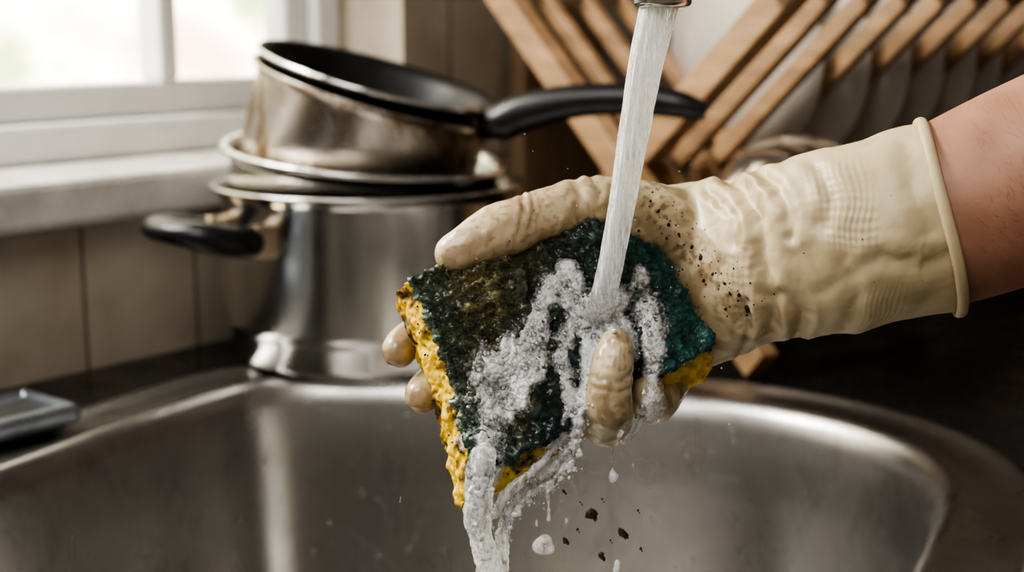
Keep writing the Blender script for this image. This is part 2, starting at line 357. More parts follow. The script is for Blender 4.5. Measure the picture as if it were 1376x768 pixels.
for i in range(1,10):
    o=A*(i*.043)
    beam('slat_%d'%(2*i+1),mid+o+Cc*.025+Vector((0,0,-.02)),R0-Cc*HW+UP+o,.010,.015,A)
    beam('slat_%d'%(2*i+2),mid+o+A*.019-Cc*.025+Vector((0,0,-.02)),R0+UP+o+A*.019,.010,.015,A)
for nm,p in (('rail_1',R0+UP),('rail_2',R0-Cc*HW+UP),('rail_3',mid+Vector((0,0,-.028))-Cc*.03),('rail_4',mid+Vector((0,0,-.028))+Cc*.03),('rail_5',R0+lift+Vector((0,0,.03))-Cc*.02),('rail_6',R0-Cc*(HW-.02)+lift+Vector((0,0,.03)))):
    beam(nm,p-A*.01,p+A*(LEN+.03),.012,.022,Vector((0,0,1)))
for i,(k,rr_) in enumerate(((2.5,.085),(3.5,.095),(4.5,.10),(5.5,.10),(6.5,.10),(7.5,.095),(8.5,.09))):
    o=k*.043+.012
    M=Matrix.Translation(mid+A*o+Vector((0,0,.085)))@Matrix((Vector((0,0,1)),Cc,A)).transposed().to_4x4()@Matrix.Rotation(math.radians(5),4,'Y')
    lathe('dinner_plate' if i==0 else 'dinner_plate.%03d'%i,[(0,0),(rr_*.6,0),(rr_*.68,.004),(rr_,.012),(rr_,.014),(rr_*.67,.007),(rr_*.6,.003),(0,.003)],M_plate,M)
lathe('steel_mixing_bowl',[(0,.052),(.02,.051),(.04,.043),(.055,.026),(.062,.004),(.066,.0),(.066,-.0015),(.06,.003),(.053,.025),(.038,.041),(.0,.049)],M_steel,Matrix.Translation(R0+Vector((.02,-.01,.118)))@Matrix.Rotation(math.radians(12),4,'X'))

# ---------------- sponge
nS=Vector((.25,.33,.91)).normalized()
cA,cB,cC,cD=Vector((-3.65,.30)),Vector((4.55,3.65)),Vector((7.75,-2.25)),Vector((-1.05,-6.75))
def quad(a,b):
    return cA*(1-a)*(1-b)+cB*a*(1-b)+cC*a*b+cD*(1-a)*b
def fw(u,v): return -(nS.x*(u-1.8)+nS.y*(v+2))/nS.z
def sheet(a,b):
    p=quad(a,b); u,v=p; w=fw(u,v)
    v+= .28*math.exp(-((a-.55)/.13)**2)*b*b
    v-= .22*math.exp(-((a-.42)/.2)**2)*(1-b)**2
    u+= .18*math.sin(b*math.pi*1.2)*(1-a)
    w-= .60*math.exp(-((a-.54)/.15)**2)*(.35+.65*b)
    w+= .30*math.exp(-((a-.32)/.12)**2)
    w+= .22*math.exp(-((a-.80)/.10)**2)*b
    w+= .22*noise.noise(Vector((u*.5,v*.5,1)))
    w-= .35*sstep(.75,1,a)*(1-b)
    return Vector((u,v,w))
def slab(nx,ny,nz,d0,d1,grow,rag,seed,shear=0):
    bm=bmesh.new(); vs={}
    def get(i,j,k):
        if (i,j,k) in vs: return vs[(i,j,k)]
        a,b,c=i/nx,j/ny,k/nz
        fa=1+grow*math.sin(math.pi*c)
        ra=rag*(noise.noise(Vector((b*9,c*3,seed)))+.6*noise.noise(Vector((b*31,c*9,seed)))+.3*noise.noise(Vector((b*75,c*20,seed))))*abs(2*a-1)**6
        rb=rag*(noise.noise(Vector((a*9,c*3,seed+5)))+.6*noise.noise(Vector((a*31,c*9,seed+5)))+.3*noise.noise(Vector((a*75,c*20,seed+5))))*abs(2*b-1)**6
        aa=.5+(a-.5)*fa+ra; bb=.5+(b-.5)*fa+rb
        p=sheet(min(1.08,max(-.08,aa)),min(1.08,max(-.08,bb)))-nS*(d0+(d1-d0)*c)
        if shear:
            p.y-=shear*c*(.25+.75*b); p.x-=shear*.25*c*(1-a); p.x+=shear*.70*c*a*b
        v=bm.verts.new(p); vs[(i,j,k)]=v; return v
    def face(q):
        try: bm.faces.new([get(*x) for x in q])
        except ValueError: pass
    for i in range(nx):
        for j in range(ny):
            face([(i,j,0),(i+1,j,0),(i+1,j+1,0),(i,j+1,0)]); face([(i,j,nz),(i,j+1,nz),(i+1,j+1,nz),(i+1,j,nz)])
    for k in range(nz):
        for i in range(nx):
            face([(i,0,k),(i,0,k+1),(i+1,0,k+1),(i+1,0,k)]); face([(i,ny,k),(i+1,ny,k),(i+1,ny,k+1),(i,ny,k+1)])
        for j in range(ny):
            face([(0,j,k),(0,j+1,k),(0,j+1,k+1),(0,j,k+1)]); face([(nx,j,k),(nx,j,k+1),(nx,j+1,k+1),(nx,j+1,k)])
    bmesh.ops.recalc_face_normals(bm,faces=bm.faces)
    return bm
def green_col(u,v,r=None):
    t=noise.noise(Vector((u*.9,v*.9,3)))*.5+.5; f=noise.noise(Vector((u*5,v*5,7)))*.5+.5; f2=noise.noise(Vector((u*14,v*14,2)))*.5+.5
    teal=(.006,.080,.067); dark=(.007,.020,.017); olive=(.125,.10,.028); ochre=(.30,.20,.05)
    rt=sstep(3.6,6.0,u+.25*v+ (t-.5)*2.5)
    c=mix3(dark,teal,max(rt*(.65+.35*sstep(.35,.6,f)),.40*sstep(.42,.7,f)))
    lf=sstep(2.6,-1.5,u-.2*v+(t-.5)*3)
    c=mix3(c,olive,lf*sstep(.28,.58,f)*.9)
    c=mix3(c,ochre,lf*sstep(.54,.8,f2)*.55)
    eb=sstep(2.0,.2,(u+3.7)*.94+(v-.3)*.33)
    c=mix3(c,(.007,.062,.050),eb*.6)
    return c
sponge=empty('kitchen_sponge',O)
def inv_par(o):
    o.parent=sponge; o.matrix_parent_inverse=Matrix.Translation(-O)
bm=slab(160,130,6,0,.50,.005,.022,2)
bm.normal_update()
cols=[]
for v in bm.verts:
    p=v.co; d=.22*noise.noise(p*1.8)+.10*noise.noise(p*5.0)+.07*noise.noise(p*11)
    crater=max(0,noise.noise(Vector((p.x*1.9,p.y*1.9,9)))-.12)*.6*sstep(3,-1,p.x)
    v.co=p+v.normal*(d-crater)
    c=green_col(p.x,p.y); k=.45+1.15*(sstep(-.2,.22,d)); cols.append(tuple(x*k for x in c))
me=bpy.data.meshes.new('scourer'); bm.to_mesh(me); bm.free()
for v in me.vertices: v.co=L(*v.co)
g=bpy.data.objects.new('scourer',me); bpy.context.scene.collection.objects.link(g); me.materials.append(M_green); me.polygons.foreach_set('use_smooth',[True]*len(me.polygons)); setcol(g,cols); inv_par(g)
bvh_g=BVHTree.FromObject(g,bpy.context.evaluated_depsgraph_get())
bm=slab(170,140,36,.45,2.45,.035,.016,20,.72)
bm.normal_update(); cols=[]
for v in bm.verts:
    p=v.co; d=.16*noise.noise(p*1.5)+.045*noise.noise(p*5)+.022*noise.noise(p*12)
    vor2=noise.voronoi(p*7.5)[0]; hole2=max(0,.34-vor2[0])*.16*(.4+noise.noise(p*2)+.5)
    v.co=p+v.normal*(d-hole2)
    k=noise.noise(p*1.0+Vector((7,0,0)))*.5+.5; k2=noise.noise(p*3.2)*.5+.5; k3=noise.noise(p*9)*.5+.5
    c=mix3((.86,.62,.06),(.78,.50,.035),k2)
    lft=1 if p.x<2.5 else .20
    dirt=sstep(.47,.68,k*.55+k2*.35+k3*.18)*lft
    c=mix3(c,(.22,.105,.02),.9*dirt); c=mix3(c,(.03,.016,.007),sstep(.54,.70,k*.45+k2*.35+k3*.24)*lft); c=mix3(c,(.12,.06,.012),min(1,hole2*5))
    cols.append(c)
me=bpy.data.meshes.new('foam_block'); bm.to_mesh(me); bm.free()
for v in me.vertices: v.co=L(*v.co)
y=bpy.data.objects.new('foam_block',me); bpy.context.scene.collection.objects.link(y); me.materials.append(M_yellow); me.polygons.foreach_set('use_smooth',[True]*len(me.polygons)); setcol(y,cols); inv_par(y)
bvh_y=BVHTree.FromObject(y,bpy.context.evaluated_depsgraph_get())
V=[];F=[];cols=[]
for i in range(14000):
    a,b=random.random(),random.random()
    if random.random()<.10:
        if random.random()<.5: a=random.choice((0.0,1.0))+random.uniform(-.01,.01)
        else: b=random.choice((0.,1.))+random.uniform(-.01,.01)
    p=sheet(a,b)+nS*random.uniform(-.05,.12); ln=random.uniform(.14,.40); th=random.uniform(0,6.28)
    dd=Vector((math.cos(th),math.sin(th),random.uniform(-.3,.25))).normalized(); rad=random.uniform(.005,.010); c=green_col(p.x,p.y)
    k=random.uniform(.8,2.2); c=tuple(min(1,x*k+.003) for x in c); b0=len(V)
    bend=Vector((random.uniform(-1,1),random.uniform(-1,1),random.uniform(-.6,.3)))*ln*.5
    for s in range(5):
        t=s/4; q=p+dd*ln*(t-.5)+bend*(4*t*(1-t)-.5)
        for m_ in range(3):
            an=m_*2.094; V.append(L(*(q+Vector((-dd.y*math.cos(an),dd.x*math.cos(an),math.sin(an)))*rad*(1-.5*abs(2*t-1))))); cols.append(c)
    for s in range(4):
        for m_ in range(3):
            x=b0+s*3+m_; yy=b0+s*3+(m_+1)%3; F.append((x,yy,yy+3,x+3))
fb=obj_from('scourer_fibres',V,F,M_green); setcol(fb,cols); inv_par(fb)

# ---------------- glove
tmpl=bmesh.new(); bmesh.ops.create_icosphere(tmpl,subdivisions=3,radius=1); tv=np.array([v.co[:] for v in tmpl.verts]); tf_=[[v.index for v in f.verts] for f in tmpl.faces]; tmpl.free()
tmpl=bmesh.new(); bmesh.ops.create_icosphere(tmpl,subdivisions=2,radius=1); tv2=np.array([v.co[:] for v in tmpl.verts]); tf2_=[[v.index for v in f.verts] for f in tmpl.faces]; tmpl.free()
def blob(chains,extra=None,voxel=.0009,smooth=8,name='blob',step=.22,jit=0,low=False):
    V=[];F=[]; T,TF=(tv2,tf2_) if low else (tv,tf_)
    for ch in chains:
        pts=[np.array(x,float) for x in ch] if low else catmull(ch,40); last=None
        for c in pts:
            if (not low) and last is not None and np.linalg.norm(c[:3]-last)<step*c[3]: continue
            last=c[:3]; b0=len(V)
            cc=c[:3]+(np.random.randn(3)*jit*c[3] if jit else 0)
            V+= [tuple(x) for x in (T*c[3]+cc)]; F+=[tuple(i+b0 for i in f) for f in TF]
    if extra:
        b0=len(V); V+=[tuple(x) for x in extra[0]]; F+=[tuple(i+b0 for i in f) for f in extra[1]]
    o=obj_from(name+'_tmp',[L(*v) for v in V],F)
    m=o.modifiers.new('r','REMESH'); m.mode='VOXEL'; m.voxel_size=voxel
    if smooth:
        s=o.modifiers.new('s','SMOOTH'); s.iterations=smooth; s.factor=.5
    dg=bpy.context.evaluated_depsgraph_get(); me=bpy.data.meshes.new_from_object(o.evaluated_get(dg)); bpy.data.objects.remove(o)
    me.name=name; return me
def linkmesh(name,me,mat,parent=None):
    o=bpy.data.objects.new(name,me); bpy.context.scene.collection.objects.link(o); me.materials.clear(); me.materials.append(mat); me.polygons.foreach_set('use_smooth',[True]*len(me.polygons)); o.parent=parent; return o
PR=[(16.0,2.55,-.4,3.62,3.3),(14.2,2.15,-.8,3.55,3.2),(12.4,1.75,-1.4,3.58,3.0),(10.8,1.40,-2.2,3.40,2.7),(9.4,1.0,-3.1,3.32,2.35),(8.1,.65,-4.0,3.6,2.0),(6.6,.3,-4.8,3.9,1.65),(5.0,.0,-5.1,4.0,1.45),(3.6,-.2,-4.9,3.8,1.35),(2.4,-.2,-4.5,3.4,1.2),(1.7,-.2,-4.2,2.6,.8)]
cr=catmull(PR,10); rr=tube_rings([c[:3] for c in cr],[c[3] for c in cr],[c[4] for c in cr],48,(0,1,0)); Vg,Fg=loft(rr)
CH=[
 [(7.4,1.8,-4.2,1.9),(5.2,2.6,-3.95,1.6),(3.2,3.10,-3.2,1.25),(1.5,2.80,-2.2,1.05),(.5,2.50,-1.65,1.0),(-.4,2.10,-1.1,1.09),(-1.3,1.62,-.65,.98),(-2.10,1.22,-.35,.80)],
 [(4.5,1.6,-5.0,1.2),(2.5,1.3,-4.6,1.12),(.1,.2,-3.6,1.0),(-2.4,-1.3,-2.6,.86),(-3.9,-2.05,-1.7,.76),(-4.35,-2.45,-1.0,.66)],
 [(4.5,-.2,-5.0,1.2),(2.3,-.7,-4.4,1.12),(0,-1.8,-3.3,1.0),(-2.1,-3.2,-2.1,.88),(-3.1,-3.85,-1.1,.80),(-3.4,-4.15,-.5,.70)],
 [(5.2,-1.8,-5.0,1.25),(4.4,-3.8,-4.5,1.12),(3.8,-5.1,-2.7,1.00),(3.58,-5.1,-.7,.92),(3.55,-4.4,.60,.92),(3.62,-3.5,.82,.82),(3.72,-2.8,.72,.80),(3.80,-2.15,.40,.64)],
 [(6.3,-1.8,-4.8,1.2),(6.2,-3.4,-4.0,1.0),(5.8,-4.2,-2.6,.9),(5.3,-4.5,-1.2,.80),(5.0,-4.15,-.4,.70)],
]
me=blob(CH,(Vg,Fg),.0008,14,'rubber_glove',step=.10)
loc=[IL(v.co) for v in me.vertices]; nor=[v.normal.copy() for v in me.vertices]
cols=[];emb=[];lp=[];wet=[]
CR=[([(8.6,4.2),(9.2,2.6),(9.4,.8),(9.9,-1.2),(9.9,-3)],.22,.24),([(9.6,4.3),(10.2,3.0),(10.3,1.9)],.14,.20),([(10.0,-.3),(10.8,-1.1),(11.2,-2.6)],.16,.22),([(7.8,3.6),(8.5,2.6),(8.4,1.6)],.11,.18),([(11.2,4.5),(11.6,3.2),(11.3,2.2)],.09,.25),([(12.0,.8),(12.6,-.4),(12.5,-1.8)],.10,.3),([(14.4,5.2),(14.2,3.5),(14.8,2.0)],.09,.35),([(8.9,-.6),(9.2,-1.6),(9.0,-2.6)],.09,.15),([(13.2,1.0),(14.6,.6),(15.6,1.2)],.07,.3),([(11.4,-.2),(12.9,.9),(14.2,1.0)],.06,.25),
    ([(.35,3.5),(.5,2.9),(.3,2.1),(.1,1.6)],.055,.10),([(.66,3.5),(.82,2.9),(.6,2.1)],.035,.08),([(2.4,4.3),(2.7,3.5),(2.5,2.6)],.06,.18),([(3.0,4.5),(3.4,3.7),(3.3,2.9)],.05,.14),
    ([(2.8,-3.30),(3.7,-3.48),(4.5,-3.2)],.030,.10),([(3.0,-3.72),(3.6,-3.80),(4.5,-3.75)],.020,.08)]
def segd(p,a,b):
    ab=b-a; t=max(0,min(1,(p-a).dot(ab)/ab.length_squared)); return (p-a-ab*t).length
for i,v in enumerate(me.vertices):
    u,vv,w=loc[i]; p=Vector((u,vv,w)); d=0
    arm_=sstep(6.5,9,u)
    wr=math.exp(-((u-9.6)/2.2)**2)
    ph=(u*.85+vv*.30+.9*noise.noise(p*.45))
    d+= wr*.08*(1-abs(noise.noise(Vector((ph*1.1,vv*.22,w*.22))))*3.2)
    d+= arm_*.15*noise.noise(Vector((u*.42,vv*.30,w*.3)))
    d+= arm_*.035*noise.noise(Vector((u*1.3,vv*.9,w*.9)))
    fz=1-sstep(5.5,8,u)
    d+= fz*(.07*noise.noise(p*.9)+.030*noise.noise(p*2.2)+.008*noise.noise(p*5))
    if fz>.01:
        if u>2.4 and vv<-.8: ax=Vector((u*.9+vv*.4,vv*2.0,w*1.4)); am=.008
        else:
            s_=u*.92-vv*.39; ax=Vector((s_*2.2,(vv*.92+u*.39)*.8,w*.8)); am=.014
        d+=fz*am*(.5-abs(noise.noise(ax+Vector((0,0,11))))*2.6)
    if nor[i].dot(EW)>-.1:
        p2=Vector((u+.10*noise.noise(p*1.9),vv+.10*noise.noise(p*2.3)))
        for pl,dep,wd in CR:
            if abs(pl[0][0]-u)>3.2 or abs(pl[1][1]-vv)>4.5: continue
            m_=9
            for q in range(len(pl)-1): m_=min(m_,segd(p2,Vector(pl[q]),Vector(pl[q+1])))
            d-=dep*math.exp(-(m_/wd)**2); d+=dep*.5*math.exp(-((m_-wd*2.1)/(wd*1.3))**2)
    v.co=v.co+nor[i]*d*.01
    k=noise.noise(p*.5)*.5+.5; k2=noise.noise(p*2.3)*.5+.5; k3=noise.noise(p*5)*.5+.5
    c=mix3((.56,.47,.31),(.48,.385,.24),k)
    c=mix3(c,(.36,.255,.15),.55*sstep(.48,.8,k2)*(1-sstep(8,12,u)))
    c=mix3(c,(.22,.145,.07),.6*sstep(.05,.3,noise.noise(p*1.1+Vector((9,9,0))))*(1-sstep(8,11,u)))
    c=mix3(c,(.12,.085,.055),.65*sstep(.52,.74,k3)*math.exp(-((vv-(3.3-1.15*(u-5.2)))/1.1)**2)*sstep(4.5,5.5,u)*(1-sstep(8.8,10,u)))
    c=mix3(c,(.38,.30,.18),.45*sstep(.05,.40,noise.noise(p*.6+Vector((2,5,0)))))
    c=mix3(c,(.56,.41,.27),.35*sstep(3.5,1,u)*(1 if vv>-.2 else 0))
    c=mix3(c,(.17,.10,.045),.45*sstep(.56,.76,k3)*fz)
    c=mix3(c,(.25,.15,.07),.5*sstep(-2.6,-4.0,u))
    cols.append(c)
    wet.append(.6*(1-sstep(4.5,8.5,u))+.02)
    e=sstep(1.3,.6,abs(u-12.5+.15*vv))*sstep(2.0,1.2,abs(vv-3.0))+.6*sstep(1.2,.5,abs(u-13.6))*sstep(1.3,.5,abs(vv+.9))+.8*sstep(1.0,.4,abs(u-8.5))*sstep(1.7,.9,abs(vv-.1))
    e+=.5*sstep(1.2,.6,abs(u-3.7))*sstep(.9,.4,abs(vv+2.4))*(1 if w>0 else 0)
    emb.append(min(1,e)); lp.append((u,vv,w))
glove=linkmesh('rubber_glove',me,M_glove)
setcol(glove,cols); setf(glove,emb,'emb'); setf(glove,wet,'wet'); a=me.attributes.new('lp','FLOAT_VECTOR','POINT'); a.data.foreach_set('vector',np.array(lp,dtype=np.float32).ravel())
c0=Vector(PR[0][:3]); t0=(Vector(PR[0][:3])-Vector(PR[1][:3])).normalized(); va=(Vector((0,1,0))-t0*t0.y).normalized(); vb=t0.cross(va)
V=[];F=[];NA=128;NB=12
for i in range(NA):
    an=2*math.pi*i/NA; e=va*math.cos(an)+vb*math.sin(an); base=c0+va*3.68*math.cos(an)+vb*3.36*math.sin(an)+t0*(.05*math.sin(3*an+1)+.05)
    for j in range(NB):
        bn=2*math.pi*j/NB; V.append(base+e*(.16*math.cos(bn))+t0*.22*math.sin(bn))
for i in range(NA):
    for j in range(NB):
        F.append((i*NB+j,((i+1)%NA)*NB+j,((i+1)%NA)*NB+(j+1)%NB,i*NB+(j+1)%NB))
cuff=obj_from('cuff_roll',[L(*v) for v in V],F,M_glove,parent=glove); fix_normals(cuff); setcol(cuff,[(.52,.425,.27)]*len(V)); setf(cuff,[0]*len(V),'emb')
bvh=BVHTree.FromObject(glove,bpy.context.evaluated_depsgraph_get())
# ---------------- arm
AR=[(14.5,2.2,-.7,3.2,3.0),(16.2,2.65,-.35,3.42,3.15),(19.2,3.85,.3,3.72,3.4),(23,5.2,1.2,4.1,3.8),(28,7.0,2.6,4.5,4.2),(34,8.8,4.5,4.5,4.3),(40,10.2,7,4.9,4.8),(48,11.8,11,5.4,5.4)]
cr=catmull(AR,14); rr=tube_rings([c[:3] for c in cr],[c[3] for c in cr],[c[4] for c in cr],72,(0,1,0))
Va,Fa=loft(rr); arm=obj_from('human_forearm',[L(*v) for v in Va],Fa,M_skin); fix_normals(arm)
setcol(arm,[mix3((.33,.165,.11),(.43,.24,.165),noise.noise(Vector(v)*.8)*.6+.5+.25*noise.noise(Vector(v)*4)) for v in Va])
V=[];F=[];ab=BVHTree.FromObject(arm,bpy.context.evaluated_depsgraph_get())
M_hair=simple('arm_hair',(.10,.055,.03),.5)
for i in range(700):
    u=random.uniform(16.6,24); v=random.uniform(1,10)
    h=ab.ray_cast(L(u,v,9),-EW)
    if h[0] is None: continue
    p=h[0]; nn=h[1]; t=(EU*random.uniform(-1,-.3)+EV*random.uniform(.2,1)+nn*.5).normalized(); l=random.uniform(.002,.006); s=t.cross(nn).normalized()*.00003
    b0=len(V); V+=[p-s,p+s,p+t*l*.5+nn*l*.1+s*.8,p+t*l*.5+nn*l*.1-s*.8,p+t*l]; F+=[(b0,b0+1,b0+2,b0+3),(b0+3,b0+2,b0+4)]
if V: obj_from('arm_hairs',V,F,M_hair,parent=arm)

# ---------------- grit on glove and sponge
def flake(V,F,p,nn,s,flat=.5):
    b0=len(V); t=nn.orthogonal().normalized(); b=nn.cross(t); an=random.random()*6; sx=random.uniform(.6,1.3)
    K=7; off=[random.uniform(.6,1.2) for _ in range(K)]
    for lay,(r,h) in enumerate(((1,-.2),(.9,flat*.6),(.45,flat))):
        for k in range(K):
            a=an+2*math.pi*k/K; V.append(p+(t*math.cos(a)*sx+b*math.sin(a))*s*r*off[k]+nn*h*s)
    for l in range(2):
        for k in range(K): F.append((b0+l*K+k,b0+l*K+(k+1)%K,b0+(l+1)*K+(k+1)%K,b0+(l+1)*K+k))
    F.append(tuple(b0+2*K+k for k in range(K)))
V=[];F=[]
def stick(b,u,v,s,fl=.35):
    h=b.ray_cast(L(u,v,12),-EW)
    if h[0] is not None: flake(V,F,h[0],h[1] if h[1].dot(EW)>0 else -h[1],s*.01,fl)
for (u,v,s) in ((8.95,-.85,.21),(8.3,-.3,.11),(7.7,.45,.10),(7.3,1.1,.12),(7.0,1.5,.08),(8.6,-.35,.09),(6.1,2.4,.10),(5.7,2.9,.09),(7.4,.2,.08),(6.5,2.0,.07),(6.7,1.6,.06),(8.1,.1,.08),(8.2,-.9,.07),(5.4,3.3,.07)): stick(bvh,u,v,s)
for i in range(100):
    t=random.random(); u=5.4+3.6*t+random.gauss(0,.5); v=3.2-3.9*t+random.gauss(0,.7); stick(bvh,u,v,random.uniform(.014,.055))
for i in range(14): stick(bvh,random.uniform(-2,4),random.uniform(1,4),random.uniform(.012,.035))
for i in range(14): stick(bvh,random.uniform(9,15),random.uniform(-1,5),random.uniform(.012,.03))
obj_from('grit',V,F,M_dirt,False,parent=glove)
V=[];F=[]
for i in range(160):
    p=quad(random.uniform(.0,.75),random.uniform(0,1)); h=bvh_g.ray_cast(L(p.x,p.y,12),-EW)
    if h[0] is not None: flake(V,F,h[0],EW,random.uniform(.0002,.0006),.5)
for i in range(90):
    t=random.random(); q=cD.lerp(cC,t*.6) if random.random()<.5 else cD.lerp(cA,t)
    h=bvh_y.ray_cast(L(q.x-.35+random.gauss(0,.25),q.y-.55+random.gauss(0,.25),12),-EW)
    if h[0] is not None: flake(V,F,h[0],EW,random.uniform(.0001,.0006),.5)
go=obj_from('burnt_crumbs',V,F,M_dirt,False); inv_par(go)

# ---------------- water
def hit(u,v):
    best=None
    for b in (bvh_g,bvh_y,bvh):
        h=b.ray_cast(L(u,v,14),-EW)
        if h[0] is not None:
            w=IL(h[0])[2]
            if best is None or w>best: best=w
    return best
sp_=[(5.35,10.75,2.15,.64),(5.25,10.0,2.1,.66),(4.80,7.9,1.75,.61),(4.38,5.2,1.3,.54),(3.98,2.6,.85,.49),(3.62,.6,.35,.48),(3.38,-.5,-.05,.49),(3.22,-1.2,-.7,.52),(3.1,-1.6,-1.6,.5)]
c=catmull(sp_,26); n=72;rings=[]
for i,q in enumerate(c):
    R=[]
    for k in range(n):
        a=2*math.pi*k/n; r=q[3]*(1+.10*noise.noise(Vector((math.cos(a)*2.2,math.sin(a)*2.2,i*.012)))+.10*noise.noise(Vector((math.cos(a)*6,math.sin(a)*6,i*.015)))+.03*noise.noise(Vector((math.cos(a)*14,math.sin(a)*14,i*.10))))
        fl=sstep(len(c)*.70,len(c),i)
        r*=1+.4*fl*noise.noise(Vector((math.cos(a)*3,math.sin(a)*3,i*.08)))
        R.append(L(q[0]+r*math.cos(a),q[1]+r*math.sin(a)*.12,q[2]+r*math.sin(a)))
    rings.append(R)
V,F=loft(rings); st=obj_from('tap_water_stream',V,F,M_stream); fix_normals(st)
fc=empty('kitchen_faucet',L(5.3,10.6,2.15))
tp=L(5.38,10.02,2.15)
def fpar(o): o.parent=fc; o.matrix_parent_inverse=Matrix.Translation(-fc.location)
fpar(lathe('aerator',[(.0070,0),(.0085,-.0008),(.0100,0),(.0104,.001),(.0104,.010),(.0120,.011),(.0120,.022),(.0105,.024),(.0105,.05),(0,.05)],M_steel,Matrix.Translation(tp)))
bx=Vector((.44,.80,0))
arc=[tp+Vector((0,0,.03)),tp+Vector((0,0,.10)),tp+Vector((.03,.02,.19)),tp+Vector((.13,.08,.26)),tp+Vector((.26,.17,.25)),Vector((bx.x-.02,bx.y-.01,.36)),Vector((bx.x,bx.y,.22)),Vector((bx.x,bx.y,.004))]
fpar(tube('spout',arc,[.0105]*8,M_steel,n=24,sub=10,ref=(.6,-.8,.05)))
fpar(lathe('base_flange',[(0,.0),(.026,.0),(.027,.004),(.02,.012),(.018,.05),(.011,.055)],M_steel,Matrix.Translation((bx.x,bx.y,.001))))

ico={}
for s in(1,2,3):
    b=bmesh.new(); bmesh.ops.create_icosphere(b,subdivisions=s,radius=1); ico[s]=(np.array([v.co[:] for v in b.verts]),np.array([[v.index for v in f.verts] for f in b.faces])); b.free()
def bubbles(name,items,mat,parent=None):
    V=[];F=[];n0=0
    for (p,r) in items:
        tvv,tff=ico[3 if r>.0009 else 2 if r>.0003 else 1]; V.append(tvv*r+np.array(p[:])); F.append(tff+n0); n0+=len(tvv)
    V=np.vstack(V);F=np.vstack(F)
    return obj_from(name,V.tolist(),F.tolist(),mat,parent=parent)
# lather: a domed, cellular sheet draped over whatever it runs across
runs=[
 ([(1.5,.2,.30),(1.0,-1.1,.50),(.5,-2.4,.75),(-.2,-3.8,.95),(-.8,-5.2,.85),(-1.0,-6.8,.55)],1.0),
 ([(2.7,-.6,.45),(2.2,-1.6,.50),(1.9,-2.6,.45),(2.1,-3.8,.50),(2.3,-4.9,.50)],.9),
 ([(4.3,-.2,.5),(5.0,-1.0,.55),(5.3,-2.2,.45),(5.3,-3.4,.42),(5.2,-4.5,.42)],.95),
 ([(2.6,-4.0,.45),(2.3,-5.0,.50),(1.7,-6.0,.50),(.9,-6.9,.45)],1.0),
 ([(3.2,-1.6,.40),(2.85,-2.4,.32),(2.75,-3.8,.25)],.9),
 ([(4.9,.5,.30),(4.4,-.5,.50),(3.5,-1.1,.75),(2.5,-.8,.55),(2.0,.4,.35)],1.0),
 ([(3.9,-.8,.4),(4.4,-1.6,.35),(4.6,-2.6,.25)],.8),
]
RP=[]
for pl,s in runs:
    for q in catmull(pl,6): RP.append((q[0],q[1],q[2],s))
RP=np.array(RP)
du=.024; US=np.arange(-2.6,6.9,du); VS=np.arange(-7.6,1.3,du)
UU,VV=np.meshgrid(US,VS,indexing='ij')
mask=np.full(UU.shape,-9.)
for (a_,b_,hw,s) in RP:
    mask=np.maximum(mask,s*(1-np.hypot(UU-a_,(VV-b_)*.9)/hw))
idx=np.argwhere(mask>-1.0)
HW_=np.full(UU.shape,np.nan); TH_=np.full(UU.shape,-.1); WH=np.zeros(UU.shape)
for i,j in idx:
    u=US[i]; v=VS[j]
    n1=noise.noise(Vector((u*.9,v*.6,2.5))); n2=noise.noise(Vector((u*2.6,v*1.8,5.5))); n3=noise.noise(Vector((u*6,v*6,1.5)))
    m_=mask[i,j]+.75*n1+.55*n2+.16*n3
    if m_<-.25: continue
    h=hit(u,v)
    if h is None: continue
    HW_[i,j]=h
    wu,wv=u+.05*n3,v+.05*n2
    d1=noise.voronoi(Vector((wu*3.3,wv*3.3,.5)))[0]; d2=noise.voronoi(Vector((wu*6.8,wv*6.8,3.5)))[0]
    cs=sstep(-.16,.04,noise.noise(Vector((u*1.3,v*1.3,8))))
    e1=d1[1]-d1[0]; e2=d2[1]-d2[0]
    dome1=max(0,1-(d1[0]/.62)**2)**.6; dome2=max(0,1-(d2[0]/.62)**2)**.6
    t=sstep(-.15,.55,m_)
    TH_[i,j]=-.04+t*(.11+.05*n2)+t*((1-cs)*.10*dome1+cs*.045*dome2)
    w1=1-sstep(.05,.22,e1)*(.80-.35*t); w2=1-sstep(.08,.34,e2)*(.42-.34*t)
    WH[i,j]=min(1,((1-cs)*w1+cs*w2)*(.42+.85*t))
ok=~np.isnan(HW_)
def blur(a,k):
    A_=np.where(ok,a,0)*1.0; B_=ok.astype(float)
    ker=np.exp(-(np.arange(-k,k+1)**2)/(2*(k/2)**2))
    for ax in (0,1):
        A_=np.apply_along_axis(lambda r:np.convolve(r,ker,'same'),ax,A_); B_=np.apply_along_axis(lambda r:np.convolve(r,ker,'same'),ax,B_)
    return A_/np.maximum(B_,1e-6)
HS=blur(HW_,15)
HF=np.where(ok,np.maximum(HS+.05,HW_-.34),0)
HF=np.where(ok,blur(HF,5),0)
vid=-np.ones(UU.shape,int); V=[];F=[];WV=[]
good=ok&(TH_>-.04)
for i,j in np.argwhere(good):
    vid[i,j]=len(V); V.append(L(US[i],VS[j],HF[i,j]+TH_[i,j])); WV.append(WH[i,j])
for i in range(len(US)-1):
    for j in range(len(VS)-1):
        q=(vid[i,j],vid[i+1,j],vid[i+1,j+1],vid[i,j+1])
        if min(q)>=0 and abs(HF[i,j]-HF[i+1,j+1])<.25: F.append(q)
foam=obj_from('soap_suds',V,F,M_lather); setf(foam,WV,'white')
big=[];semi=[]
cand=np.argwhere(good)
